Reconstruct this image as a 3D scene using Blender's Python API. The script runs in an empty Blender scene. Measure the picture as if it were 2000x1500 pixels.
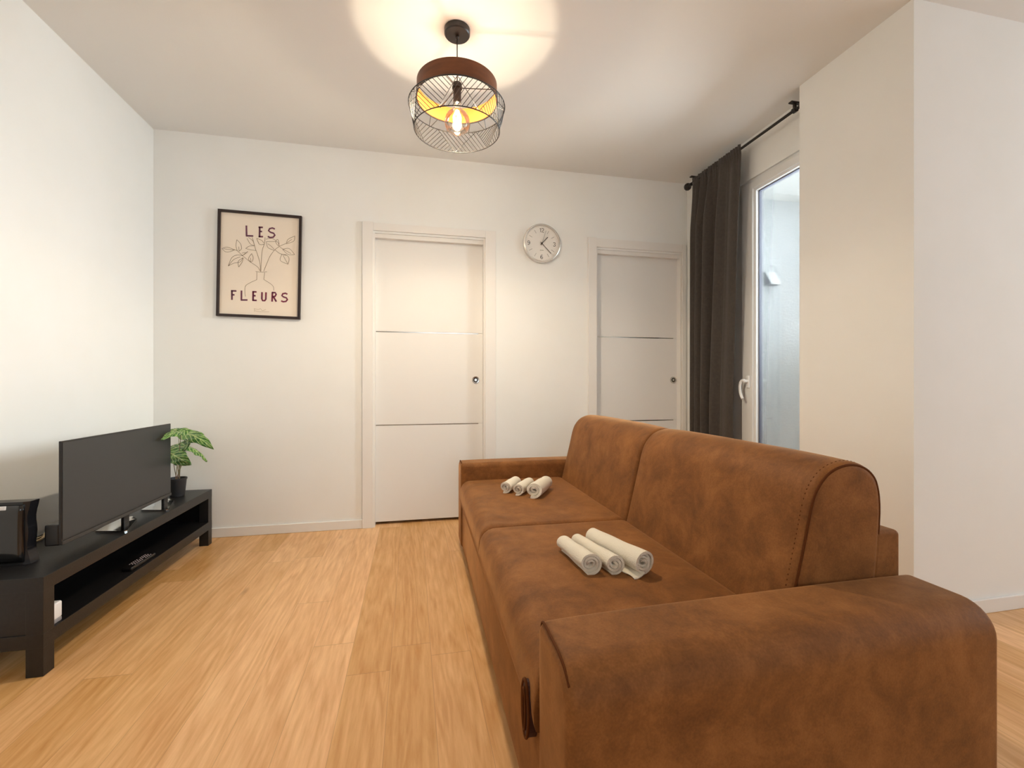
import bpy, bmesh, math, random
from mathutils import Vector, Matrix
random.seed(7)
S = bpy.context.scene
COL = S.collection

# ------------------------------------------------------------------ camera
F = 895.0                      # focal length in pixels of the 2000 px wide frame
CAM_H = 1.03
YAW = math.radians(12.23)
cd = bpy.data.cameras.new('camera'); cam = bpy.data.objects.new('camera', cd); COL.objects.link(cam)
cd.sensor_fit = 'HORIZONTAL'; cd.sensor_width = 36.0; cd.lens = F/2000*36.0
cd.clip_start = 0.02
cam.location = (0, 0, CAM_H)
cam.rotation_euler = (math.pi/2, 0, -YAW)
S.camera = cam

# ------------------------------------------------------------------ world, daylight, exposure
w = bpy.data.worlds.new('sky'); S.world = w; w.use_nodes = True
bg = w.node_tree.nodes['Background']; bg.inputs[0].default_value = (0.88, 0.94, 1.0, 1); bg.inputs[1].default_value = 1.9
def area(name, loc, rot, sx, sy, power, color):
    l = bpy.data.lights.new(name, 'AREA'); l.shape = 'RECTANGLE'; l.size = sx; l.size_y = sy
    l.energy = power; l.color = color
    o = bpy.data.objects.new(name, l); COL.objects.link(o); o.location = loc; o.rotation_euler = rot
    return o
# daylight coming over the balcony to the glazed door, plus added fill at two made-up kitchen windows
area('balcony_daylight', (3.75, 2.62, 2.0), (0, math.radians(90), 0), 1.3, 1.7, 60, (0.84, 0.93, 1.0)).data.spread = math.radians(110)
area('added_rear_fill', (0.65, -2.62, 1.60), (math.radians(90), 0, 0), 1.5, 1.4, 2, (0.94, 0.97, 1.0))
area('added_side_fill', (5.12, 0.0, 1.60), (0, math.radians(90), 0), 1.5, 2.2, 5, (0.94, 0.97, 1.0))
S.view_settings.view_transform = 'Standard'
S.view_settings.look = 'None'
S.view_settings.gamma = 1
S.view_settings.use_curve_mapping = False
S.view_settings.exposure = 1.04
LAMP_W = 5.6
DOWN_FILL_W = 33  # power of the extra spot added under the bulb

# ------------------------------------------------------------------ helpers
def lin(c):
    return tuple(((v/255)/12.92 if v/255 <= .04045 else ((v/255+.055)/1.055)**2.4) for v in c)
def mat(name, rgb, rough=.6, metal=0, spec=.5, emit=None, estr=0, noise=None, bump=0, bscale=60, trans=0, sheen=0, coat=0):
    m = bpy.data.materials.new(name); m.use_nodes = True
    nt = m.node_tree; b = nt.nodes['Principled BSDF']
    c = lin(rgb)
    b.inputs['Base Color'].default_value = (*c, 1)
    b.inputs['Roughness'].default_value = rough
    b.inputs['Metallic'].default_value = metal
    b.inputs['Specular IOR Level'].default_value = spec
    b.inputs['Sheen Weight'].default_value = sheen
    b.inputs['Coat Weight'].default_value = coat
    if emit:
        b.inputs['Emission Color'].default_value = (*emit, 1); b.inputs['Emission Strength'].default_value = estr
    tc = nt.nodes.new('ShaderNodeTexCoord')
    if noise:
        rgb2, sc, = noise[:2]
        n = nt.nodes.new('ShaderNodeTexNoise'); n.inputs['Scale'].default_value = sc; n.inputs['Detail'].default_value = 5
        if len(noise) > 2:
            mp = nt.nodes.new('ShaderNodeMapping'); mp.inputs['Scale'].default_value = noise[2]
            nt.links.new(tc.outputs['Object'], mp.inputs[0]); nt.links.new(mp.outputs[0], n.inputs['Vector'])
        else: nt.links.new(tc.outputs['Object'], n.inputs['Vector'])
        r = nt.nodes.new('ShaderNodeValToRGB')
        r.color_ramp.elements[0].position = .35; r.color_ramp.elements[0].color = (*c, 1)
        r.color_ramp.elements[1].position = .65; r.color_ramp.elements[1].color = (*lin(rgb2), 1)
        nt.links.new(n.outputs['Fac'], r.inputs[0]); nt.links.new(r.outputs[0], b.inputs['Base Color'])
    if bump:
        n2 = nt.nodes.new('ShaderNodeTexNoise'); n2.inputs['Scale'].default_value = bscale; n2.inputs['Detail'].default_value = 4
        nt.links.new(tc.outputs['Object'], n2.inputs['Vector'])
        bp = nt.nodes.new('ShaderNodeBump'); bp.inputs['Strength'].default_value = bump; bp.inputs['Distance'].default_value = .01
        nt.links.new(n2.outputs['Fac'], bp.inputs['Height']); nt.links.new(bp.outputs[0], b.inputs['Normal'])
    return m

def link(name, bm, m, parent=None, smooth=False, angle=None):
    bmesh.ops.recalc_face_normals(bm, faces=bm.faces)
    me = bpy.data.meshes.new(name); bm.to_mesh(me); bm.free()
    if smooth:
        for p in me.polygons: p.use_smooth = True
    o = bpy.data.objects.new(name, me); COL.objects.link(o)
    for mm in (m if isinstance(m, (list, tuple)) else [m]): me.materials.append(mm)
    if parent is not None: o.parent = parent
    if angle:
        bm2 = bmesh.new(); bm2.from_mesh(me)
        for e in bm2.edges:
            if len(e.link_faces) == 2 and e.calc_face_angle(0) > math.radians(angle): e.smooth = False
        bm2.to_mesh(me); bm2.free()
    return o
def thing(name, label, cat, loc=(0,0,0), rz=0, group=None):
    o = bpy.data.objects.new(name, None); COL.objects.link(o); o.location = loc; o.rotation_euler = (0,0,rz)
    o.empty_display_size = .05
    o['label'] = label; o['category'] = cat
    if group: o['group'] = group
    return o
def tag(o, label, cat, group=None):
    o['label'] = label; o['category'] = cat
    if group: o['group'] = group
    return o
def struct(o, label=None):
    o['kind'] = 'structure'
    if label: o['label'] = label
    return o
def box(bm, x0, x1, y0, y1, z0, z1, bev=0, seg=2):
    b = bmesh.new()
    bmesh.ops.create_cube(b, size=1)
    for v in b.verts:
        v.co = Vector(((x0+x1)/2 + v.co.x*(x1-x0), (y0+y1)/2 + v.co.y*(y1-y0), (z0+z1)/2 + v.co.z*(z1-z0)))
    if bev: bmesh.ops.bevel(b, geom=b.edges[:], offset=bev, segments=seg, profile=.5, affect='EDGES')
    merge(bm, b)
def merge(bm, b, M=None):
    if M is not None: bmesh.ops.transform(b, matrix=M, verts=b.verts)
    me = bpy.data.meshes.new('tmp'); b.to_mesh(me); b.free(); bm.from_mesh(me); bpy.data.meshes.remove(me)
def nb(): return bmesh.new()
def bxo(name, m, x0, x1, y0, y1, z0, z1, parent=None, bev=0, seg=2):
    b = nb(); box(b, x0, x1, y0, y1, z0, z1, bev, seg); return link(name, b, m, parent)
def tube(bm, pts, r, sides=8, closed=False, caps=True, rs=None):
    pts = [Vector(p) for p in pts]; n = len(pts); rings = []
    up = None
    for i, p in enumerate(pts):
        if closed: d = (pts[(i+1) % n]-pts[i-1])
        else: d = pts[min(i+1, n-1)]-pts[max(i-1, 0)]
        if d.length < 1e-9: d = Vector((0,0,1))
        d.normalize()
        if up is None:
            up = Vector((0,0,1)) if abs(d.z) < .9 else Vector((1,0,0))
        s = d.cross(up)
        if s.length < 1e-6: up = Vector((1,0,0)) if abs(d.x) < .9 else Vector((0,1,0)); s = d.cross(up)
        s.normalize(); u = s.cross(d).normalized(); up = u
        rr = rs[i] if rs else r
        rings.append([bm.verts.new(p + s*rr*math.cos(a) + u*rr*math.sin(a)) for a in [2*math.pi*k/sides for k in range(sides)]])
    m_ = n if closed else n-1
    for i in range(m_):
        A = rings[i]; B = rings[(i+1) % n]
        for k in range(sides): bm.faces.new((A[k], A[(k+1) % sides], B[(k+1) % sides], B[k]))
    if caps and not closed: bm.faces.new(rings[0]); bm.faces.new(rings[-1])
def lathe(bm, prof, seg=48, c=(0,0,0), axis='z'):
    rings = []
    for r, z in prof:
        ring = []
        for k in range(seg):
            a = 2*math.pi*k/seg
            if axis == 'z': p = (c[0]+r*math.cos(a), c[1]+r*math.sin(a), c[2]+z)
            elif axis == 'y': p = (c[0]+r*math.cos(a), c[1]+z, c[2]+r*math.sin(a))
            else: p = (c[0]+z, c[1]+r*math.cos(a), c[2]+r*math.sin(a))
            ring.append(bm.verts.new(p))
        rings.append(ring)
    for A, B in zip(rings, rings[1:]):
        for k in range(seg): bm.faces.new((A[k], A[(k+1) % seg], B[(k+1) % seg], B[k]))
    loop = abs(prof[0][0]-prof[-1][0]) < 1e-7 and abs(prof[0][1]-prof[-1][1]) < 1e-7
    if prof[0][0] > 1e-5 and not loop: bm.faces.new(rings[0])
    if prof[-1][0] > 1e-5 and not loop: bm.faces.new(rings[-1])
    bmesh.ops.remove_doubles(bm, verts=bm.verts, dist=1e-6)
def ribbon(bm, pts, wd, y, th=.0006, rounded=True):
    """a flat drawn stroke in the xz plane, facing -y at depth y"""
    pts = [Vector((p[0], 0, p[1])) for p in pts]; n = len(pts)
    L = []; R = []
    for i, p in enumerate(pts):
        d = pts[min(i+1, n-1)]-pts[max(i-1, 0)]
        d.normalize(); s = Vector((-d.z, 0, d.x))
        ww = wd/2
        L.append(p+s*ww); R.append(p-s*ww)
    def vt(q, yy): return bm.verts.new((q.x, yy, q.z))
    a = [vt(q, y-th) for q in L]; b = [vt(q, y-th) for q in R]; c = [vt(q, y) for q in L]; d_ = [vt(q, y) for q in R]
    for i in range(n-1):
        bm.faces.new((a[i], a[i+1], b[i+1], b[i])); bm.faces.new((c[i], d_[i], d_[i+1], c[i+1]))
        bm.faces.new((a[i], c[i], c[i+1], a[i+1])); bm.faces.new((b[i], b[i+1], d_[i+1], d_[i]))
    bm.faces.new((a[0], b[0], d_[0], c[0])); bm.faces.new((a[-1], c[-1], d_[-1], b[-1]))
def arc(cx, cy, rx, ry, a0, a1, n=10):
    return [(cx+rx*math.cos(math.radians(a0+(a1-a0)*i/n)), cy+ry*math.sin(math.radians(a0+(a1-a0)*i/n))) for i in range(n+1)]
def catmull(P, n=6):
    P = [Vector(p) for p in P]; out = []
    for i in range(len(P)-1):
        p0 = P[max(i-1, 0)]; p1 = P[i]; p2 = P[i+1]; p3 = P[min(i+2, len(P)-1)]
        for k in range(n):
            t = k/n
            out.append(.5*((2*p1)+(-p0+p2)*t+(2*p0-5*p1+4*p2-p3)*t*t+(-p0+3*p1-3*p2+p3)*t**3))
    out.append(P[-1]); return out
def prism(bm, prof, a0, a1, er, plane='yz', n=5, bulge=0, mids=1, topdrop=0):
    """sweep a closed convex 2D profile along the third axis with rounded ends; plane 'yz' sweeps x, 'xz' sweeps y"""
    P = []
    for i, p in enumerate(prof):
        p = Vector(p); q = Vector(prof[(i+1) % len(prof)]); d = (q-p).length
        if d < 1e-6: continue
        k_ = max(1, int(d/.03)); P += [p.lerp(q, j/k_) for j in range(k_)]
    N = len(P)
    ar = sum(P[i].x*P[(i+1) % N].y - P[(i+1) % N].x*P[i].y for i in range(N))
    nrm = []
    for i in range(N):
        d = (P[(i+1) % N]-P[i-1]).normalized(); q = Vector((d.y, -d.x))
        if ar < 0: q = -q
        e1 = (P[(i+1) % N]-P[i]).normalized(); m1 = Vector((e1.y, -e1.x))
        nrm.append(q/max(.5, abs(q.dot(m1))))
    st = []
    for k in range(n+1):
        th = math.pi/2*k/n; st.append((a0+er*(1-math.sin(th)), er*(1-math.cos(th))))
    st = st[::-1]
    st = [(a0 + er*(1-math.sin(math.pi/2*(k/n))) if 0 else a0+er*(1-math.cos(math.pi/2*k/n)), er*(1-math.sin(math.pi/2*k/n))) for k in range(n+1)]
    for k in range(1, mids):
        f = k/mids; st.append((a0+er+(a1-a0-2*er)*f, 0))
    st += [(a0+a1-s, o) for s, o in [(a0 + er*(1-math.cos(math.pi/2*k/n)), er*(1-math.sin(math.pi/2*k/n))) for k in range(n, -1, -1)]]
    rings = []
    for s, off in st:
        f = (s-a0)/(a1-a0); bl = bulge*(1-(2*f-1)**4) - topdrop*abs(2*f-1)**3*0
        ring = []
        for i in range(N):
            q = P[i]-nrm[i]*(off-bl)
            ring.append(bm.verts.new((s, q.x, q.y) if plane == 'yz' else (q.x, s, q.y)))
        rings.append(ring)
    for A, B in zip(rings, rings[1:]):
        for k in range(N): bm.faces.new((A[k], A[(k+1) % N], B[(k+1) % N], B[k]))
    for R in (rings[0], rings[-1]):
        c = sum((v.co for v in R), Vector())/N; cur_r = R
        for f in (.66, .33):
            nr = [bm.verts.new(c+(v.co-c)*f) for v in R]
            for k in range(N): bm.faces.new((cur_r[k], cur_r[(k+1) % N], nr[(k+1) % N], nr[k]))
            cur_r = nr
        cv = bm.verts.new(c)
        for k in range(N): bm.faces.new((cur_r[k], cur_r[(k+1) % N], cv))
def rrect(x0, x1, y0, y1, r, n=6):
    """rounded rectangle, r = (bl, br, tr, tl)"""
    out = []
    for (cx, cy, a, rr) in ((x0+r[0], y0+r[0], 180, r[0]), (x1-r[1], y0+r[1], 270, r[1]), (x1-r[2], y1-r[2], 0, r[2]), (x0+r[3], y1-r[3], 90, r[3])):
        out += arc(cx, cy, rr, rr, a, a+90, n)
    return out
sy_, cy_ = math.sin(YAW), math.cos(YAW)
def ray(px): u = (px-1000)/F; return (sy_+u*cy_, cy_-u*sy_)          # (dX, dY) per unit of depth
BACK = 3.43
def bX(px): d = ray(px); return BACK*d[0]/d[1]
def bZ(px, py): d = ray(px); return CAM_H+(750-py)/F*BACK/d[1]
def P3(px, py, t): d = ray(px); return Vector((d[0]*t, d[1]*t, CAM_H+(750-py)/F*t))

# ------------------------------------------------------------------ materials
M = {}
M['wall'] = mat('wall_paint', (245, 245, 242), .75, noise=((243, 243, 239), 3), bump=.03, bscale=220)
M['ceil'] = mat('ceiling_paint', (238, 237, 234), .85, bump=.03, bscale=200)
M['trim'] = mat('white_lacquer', (240, 237, 232), .35)
M['leaf_paint'] = mat('door_white', (238, 236, 232), .5)
M['steel'] = mat('brushed_steel', (190, 188, 182), .18, 1)
M['dark'] = mat('black_metal', (26, 22, 20), .4)
M['sash'] = mat('window_pvc', (236, 236, 234), .3)
M['gasket'] = mat('gasket', (70, 70, 84), .5)
M['stucco'] = mat('white_stucco', (232, 233, 233), .9, noise=((206, 208, 210), 55), bump=1.0, bscale=55)
M['concrete'] = mat('balcony_slab', (190, 188, 184), .9)
M['blackwood'] = mat('black_brown_laminate', (19, 18, 18), .40, noise=((27, 25, 25), 9, (8, 1, 8)), bump=.05, bscale=150)
M['tvblack'] = mat('tv_plastic', (24, 22, 22), .3)
M['screen'] = mat('tv_screen', (52, 53, 54), .5, spec=.55)
M['chrome'] = mat('chrome', (215, 215, 215), .12, 1)
M['gloss'] = mat('gloss_black', (16, 16, 17), .12, coat=.4)
M['curtain'] = mat('charcoal_linen', (62, 56, 51), .9, noise=((70, 63, 57), 60), bump=.25, bscale=500, sheen=.15)
M['towel'] = mat('cream_terry', (253, 244, 224), .95, bump=.6, bscale=380, sheen=.2)
M['paper'] = mat('poster_paper', (244, 230, 212), .7)
M['ink'] = mat('purple_ink', (92, 52, 72), .7, noise=((120, 66, 88), 60))
M['ink2'] = mat('red_purple_ink', (128, 40, 62), .7, noise=((96, 48, 76), 60))
M['line'] = mat('brown_line', (120, 100, 70), .7)
M['faint'] = mat('faint_line', (196, 176, 150), .7)
M['framewood'] = mat('dark_frame', (40, 24, 20), .4)
M['clockface'] = mat('clock_face', (236, 232, 226), .4)
M['clockrim'] = mat('clock_rim', (222, 220, 216), .2, .5)
M['ink_black'] = mat('dark_print', (50, 45, 42), .5)
M['grey_print'] = mat('grey_print', (150, 145, 138), .5)
M['whiteplastic'] = mat('white_plastic', (240, 240, 240), .35)
M['grey_parts_and_shade'] = mat('grey_plastic_and_shade', (150, 150, 155), .4)  # grey parts, and the painted shade on the wall lamp's sides
M['buttons'] = mat('remote_buttons', (225, 205, 205), .5)
M['pot'] = mat('black_pot', (36, 36, 38), .5)
M['soil'] = mat('soil', (40, 30, 22), .95, bump=.8, bscale=80)
M['stem'] = mat('petiole', (150, 120, 105), .5, noise=((110, 130, 70), 12))
M['cable'] = mat('beige_cable', (214, 190, 150), .5)
M['handle_white'] = mat('white_handle', (240, 240, 238), .25)

def floor_mat():
    m = bpy.data.materials.new('oak_planks'); m.use_nodes = True; nt = m.node_tree; N = nt.nodes; Lk = nt.links
    b = N['Principled BSDF']; b.inputs['Roughness'].default_value = .36; b.inputs['Specular IOR Level'].default_value = .45
    tc = N.new('ShaderNodeTexCoord'); sep = N.new('ShaderNodeSeparateXYZ'); Lk.new(tc.outputs['Object'], sep.inputs[0])
    def mth(op, a, bb=None, c=None):
        n = N.new('ShaderNodeMath'); n.operation = op
        for i, v in enumerate((a, bb, c)):
            if v is None: continue
            if isinstance(v, (int, float)): n.inputs[i].default_value = v
            else: Lk.new(v, n.inputs[i])
        return n.outputs[0]
    X, Y = sep.outputs[0], sep.outputs[1]
    PW = .149; PL = 1.7
    xs = mth('DIVIDE', mth('ADD', X, .08+PW*40), PW)
    ix = mth('FLOOR', xs); fx = mth('FRACT', xs)
    wn = N.new('ShaderNodeTexWhiteNoise'); wn.noise_dimensions = '1D'; Lk.new(ix, wn.inputs['W'])
    ys = mth('ADD', mth('DIVIDE', mth('ADD', Y, 20), PL), wn.outputs['Value'])
    iy = mth('FLOOR', ys); fy = mth('FRACT', ys)
    cmb = N.new('ShaderNodeCombineXYZ'); Lk.new(ix, cmb.inputs[0]); Lk.new(iy, cmb.inputs[1])
    wn2 = N.new('ShaderNodeTexWhiteNoise'); wn2.noise_dimensions = '3D'; Lk.new(cmb.outputs[0], wn2.inputs['Vector'])
    rnd = wn2.outputs['Value']
    # grain coordinates shifted per plank
    gx = mth('ADD', mth('MULTIPLY', X, 1), mth('MULTIPLY', rnd, 31)); gy = mth('ADD', Y, mth('MULTIPLY', rnd, 17))
    g = N.new('ShaderNodeCombineXYZ'); Lk.new(gx, g.inputs[0]); Lk.new(mth('MULTIPLY', gy, .08), g.inputs[1])
    n1 = N.new('ShaderNodeTexNoise'); n1.inputs['Scale'].default_value = 55; n1.inputs['Detail'].default_value = 8; n1.inputs['Roughness'].default_value = .65; n1.inputs['Distortion'].default_value = .25
    Lk.new(g.outputs[0], n1.inputs['Vector'])
    g2 = N.new('ShaderNodeCombineXYZ'); Lk.new(gx, g2.inputs[0]); Lk.new(mth('MULTIPLY', gy, .085), g2.inputs[1])
    n2 = N.new('ShaderNodeTexNoise'); n2.inputs['Scale'].default_value = 7; n2.inputs['Detail'].default_value = 3; n2.inputs['Distortion'].default_value = .5
    Lk.new(g2.outputs[0], n2.inputs['Vector'])
    # cathedral figure: contour bands of a stretched noise
    bands = mth('ABSOLUTE', mth('SUBTRACT', mth('FRACT', mth('MULTIPLY', n2.outputs['Fac'], 11)), .5))
    g4 = N.new('ShaderNodeTexNoise'); g4.inputs['Scale'].default_value = 2.2; Lk.new(g2.outputs[0], g4.inputs['Vector'])
    r = N.new('ShaderNodeValToRGB'); e = r.color_ramp.elements
    e[0].position = .30; e[0].color = (*lin((206, 154, 102)), 1); e[1].position = .66; e[1].color = (*lin((244, 202, 152)), 1)
    mixv = mth('ADD', mth('MULTIPLY', n1.outputs['Fac'], .56), mth('ADD', mth('MULTIPLY', n2.outputs['Fac'], .22), mth('MULTIPLY', bands, .22)))
    Lk.new(mixv, r.inputs[0])
    # per plank tint
    hs = N.new('ShaderNodeHueSaturation'); Lk.new(r.outputs[0], hs.inputs['Color'])
    Lk.new(mth('ADD', mth('MULTIPLY', rnd, .26), .88), hs.inputs['Value']); 
    Lk.new(mth('SUBTRACT', 1.14, mth('MULTIPLY', rnd, .16)), hs.inputs['Saturation'])
    # knots
    vor = N.new('ShaderNodeTexVoronoi'); vor.inputs['Scale'].default_value = 2.2
    g3 = N.new('ShaderNodeCombineXYZ'); Lk.new(mth('MULTIPLY', gx, 1.6), g3.inputs[0]); Lk.new(mth('MULTIPLY', gy, .55), g3.inputs[1]); Lk.new(g3.outputs[0], vor.inputs['Vector'])
    kn = N.new('ShaderNodeMapRange'); kn.inputs[1].default_value = .015; kn.inputs[2].default_value = .07; kn.inputs[3].default_value = .45; kn.inputs[4].default_value = 0
    Lk.new(vor.outputs['Distance'], kn.inputs[0])
    mk = N.new('ShaderNodeMixRGB'); Lk.new(kn.outputs[0], mk.inputs[0]); Lk.new(hs.outputs[0], mk.inputs[1]); mk.inputs[2].default_value = (*lin((150, 98, 58)), 1)
    # seams
    ex = mth('MINIMUM', fx, mth('SUBTRACT', 1, fx)); ey = mth('MINIMUM', fy, mth('SUBTRACT', 1, fy))
    sx = mth('LESS_THAN', ex, .006); sy = mth('LESS_THAN', ey, .0009)
    sm = mth('MAXIMUM', sx, sy)
    ms = N.new('ShaderNodeMixRGB'); Lk.new(mth('MULTIPLY', sm, .42), ms.inputs[0]); Lk.new(mk.outputs[0], ms.inputs[1]); ms.inputs[2].default_value = (*lin((150, 105, 66)), 1)
    Lk.new(ms.outputs[0], b.inputs['Base Color'])
    bp = N.new('ShaderNodeBump'); bp.inputs['Strength'].default_value = .12; bp.inputs['Distance'].default_value = .003
    Lk.new(mth('SUBTRACT', n1.outputs['Fac'], sm), bp.inputs['Height']); Lk.new(bp.outputs[0], b.inputs['Normal'])
    return m
M['floor'] = floor_mat()

def suede():
    m = bpy.data.materials.new('brown_suede'); m.use_nodes = True; nt = m.node_tree; N = nt.nodes; Lk = nt.links
    b = N['Principled BSDF']; b.inputs['Roughness'].default_value = .62; b.inputs['Specular IOR Level'].default_value = .18
    b.inputs['Sheen Weight'].default_value = .38; b.inputs['Sheen Roughness'].default_value = .35; b.inputs['Sheen Tint'].default_value = (1, .55, .25, 1)
    tc = N.new('ShaderNodeTexCoord')
    n = N.new('ShaderNodeTexNoise'); n.inputs['Scale'].default_value = 7.5; n.inputs['Detail'].default_value = 10; n.inputs['Roughness'].default_value = .7; n.inputs['Distortion'].default_value = .35
    Lk.new(tc.outputs['Object'], n.inputs['Vector'])
    f = N.new('ShaderNodeTexNoise'); f.inputs['Scale'].default_value = 210; f.inputs['Detail'].default_value = 3; Lk.new(tc.outputs['Object'], f.inputs['Vector'])
    ad = N.new('ShaderNodeMath'); ad.operation = 'MULTIPLY_ADD'; ad.inputs[1].default_value = .22; Lk.new(f.outputs['Fac'], ad.inputs[0]); Lk.new(n.outputs['Fac'], ad.inputs[2])
    r = N.new('ShaderNodeValToRGB'); e = r.color_ramp.elements
    e[0].position = .44; e[0].color = (*lin((106, 66, 33)), 1); e[1].position = .80; e[1].color = (*lin((152, 100, 54)), 1)
    md = r.color_ramp.elements.new(.61); md.color = (*lin((129, 82, 41)), 1)
    Lk.new(ad.outputs[0], r.inputs[0]); Lk.new(r.outputs[0], b.inputs['Base Color'])
    bp = N.new('ShaderNodeBump'); bp.inputs['Strength'].default_value = .12; bp.inputs['Distance'].default_value = .002; Lk.new(f.outputs['Fac'], bp.inputs['Height'])
    Lk.new(bp.outputs[0], b.inputs['Normal'])
    return m
M['suede'] = suede()
M['piping'] = mat('brown_piping', (92, 50, 20), .7, spec=.1)
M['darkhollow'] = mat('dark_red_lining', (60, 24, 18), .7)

def glass(name, tint=(1,1,1), strength=.9):
    m = bpy.data.materials.new(name); m.use_nodes = True; nt = m.node_tree; N = nt.nodes
    for x in list(N): N.remove(x)
    o = N.new('ShaderNodeOutputMaterial'); mx = N.new('ShaderNodeMixShader'); t = N.new('ShaderNodeBsdfTransparent'); g = N.new('ShaderNodeBsdfGlossy')
    t.inputs[0].default_value = (*tint, 1); g.inputs['Roughness'].default_value = .02
    fr = N.new('ShaderNodeFresnel'); fr.inputs[0].default_value = 1.45
    mu = N.new('ShaderNodeMath'); mu.operation = 'MULTIPLY'; mu.inputs[1].default_value = strength
    nt.links.new(fr.outputs[0], mu.inputs[0]); nt.links.new(mu.outputs[0], mx.inputs[0])
    nt.links.new(t.outputs[0], mx.inputs[1]); nt.links.new(g.outputs[0], mx.inputs[2]); nt.links.new(mx.outputs[0], o.inputs[0])
    return m
M['pane'] = glass('window_glass', (.95, .97, .97))
M['bulb'] = glass('bulb_glass', (.98, .96, .92), .8)
def wood_band():
    m = mat('walnut_veneer', (96, 50, 20), .42, noise=((122, 68, 30), 7, (1, 1, 5)))
    return m
M['wood'] = wood_band()
M['wood_in'] = mat('shade_inner_lining', (196, 118, 50), .6)
M['filament'] = mat('filament', (255, 230, 180), .5, emit=(1.0, .80, .50), estr=60)

# ------------------------------------------------------------------ room shell
XL, XW, XP, XR = -1.66, 2.24, 2.12, 5.0
YB, YP0, YP1, YF = BACK, 1.57, 2.17, -2.5
H = 2.7
struct(bxo('floor', M['floor'], XL-.15, XR+.15, YF-.15, YB+.25, -.1, 0))
struct(bxo('ceiling', M['ceil'], XL-.15, XR+.15, YF-.15, YB+.25, H, H+.12))
struct(bxo('wall_left', M['wall'], XL-.15, XL, YF-.15, YB+.25, 0, H))
# door geometry on the back wall
D1 = dict(x0=bX(729), x1=bX(947.5), z=bZ(735, 463), c0=bX(708), c1=bX(968), ct=bZ(708, 433))
D2 = dict(x0=bX(1164), x1=bX(1331), z=bZ(1166, 494), c0=bX(1148), c1=bX(1338), ct=bZ(1150, 464))
bm = nb()
box(bm, XL, D1['x0'], YB, YB+.22, 0, H)
box(bm, D1['x0'], D1['x1'], YB, YB+.22, D1['z']+.03, H)
box(bm, D1['x1'], D2['x0'], YB, YB+.22, 0, H)
box(bm, D2['x0'], D2['x1'], YB, YB+.22, D2['z']+.03, H)
box(bm, D2['x1'], XW+.2, YB, YB+.22, 0, H)
box(bm, XL, XW+.2, YB+.16, YB+.22, 0, H)
struct(link('wall_back', bm, M['wall']))
# window wall with the glazed door opening
WX = XW+.02                   # plane of the sash face
W_Y0, W_Y1, W_Z = 2.10, 2.93, 2.42
bm = nb()
box(bm, XW, XW+.22, W_Y1, YB, 0, H)
box(bm, XW, XW+.22, YP1, W_Y1, W_Z, H)
struct(link('wall_window', bm, M['wall']))
bm = nb()
box(bm, XP, XP+.34, YP0, YP1, 0, H)                # jutting wall end beside the balcony door
box(bm, XP+.34, XR+.15, YP0, YP0+.2, 0, H)
struct(link('wall_right', bm, M['wall']))
# kitchen end, behind and to the right of the camera, with two unseen windows added for fill light
bm = nb()
box(bm, XL, -.1, YF-.15, YF, 0, H); box(bm, 1.4, XR, YF-.15, YF, 0, H)
box(bm, -.1, 1.4, YF-.15, YF, 0, .95); box(bm, -.1, 1.4, YF-.15, YF, 2.25, H)
struct(link('wall_front', bm, M['wall']))
bm = nb()
box(bm, XR, XR+.15, YF-.15, -1.1, 0, H); box(bm, XR, XR+.15, 1.1, YP0+.2, 0, H)
box(bm, XR, XR+.15, -1.1, 1.1, 0, .85); box(bm, XR, XR+.15, -1.1, 1.1, 2.35, H)
struct(link('wall_kitchen', bm, M['wall']))
def win_frame(name, x0, x1, y0, y1, z0, z1, t=.06):
    bm = nb()
    if x1-x0 > y1-y0:
        mid = (x0+x1)/2
        for a, b_ in ((x0, x0+t), (x1-t, x1), (mid-t/2, mid+t/2)): box(bm, a, b_, y0, y1, z0, z1)
        box(bm, x0, x1, y0, y1, z0, z0+t); box(bm, x0, x1, y0, y1, z1-t, z1)
    else:
        mid = (y0+y1)/2
        for a, b_ in ((y0, y0+t), (y1-t, y1), (mid-t/2, mid+t/2)): box(bm, x0, x1, a, b_, z0, z1)
        box(bm, x0, x1, y0, y1, z0, z0+t); box(bm, x0, x1, y0, y1, z1-t, z1)
    return struct(link(name, bm, M['sash']))
win_frame('added_window_2', -.1, 1.4, YF-.1, YF-.05, .95, 2.25)  # made-up windows out of view, added to let in more light
win_frame('added_window_3', XR+.05, XR+.1, -1.1, 1.1, .85, 2.35)

# baseboards
bb = .063
def bboard(name, segs):
    bm = nb()
    for s in segs: box(bm, s[0], s[1], s[2], s[3], 0, bb, .003)
    struct(link(name, bm, M['trim']))
bboard('baseboard_back', [(XL, D1['c0'], YB-.012, YB), (D1['c1'], D2['c0'], YB-.012, YB)])
bboard('baseboard_left', [(XL, XL+.012, YF, YB-.012)])
bboard('baseboard_right', [(XP-.012, XR, YP0-.012, YP0), (XP-.012, XP, YP0, YP1)])

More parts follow.
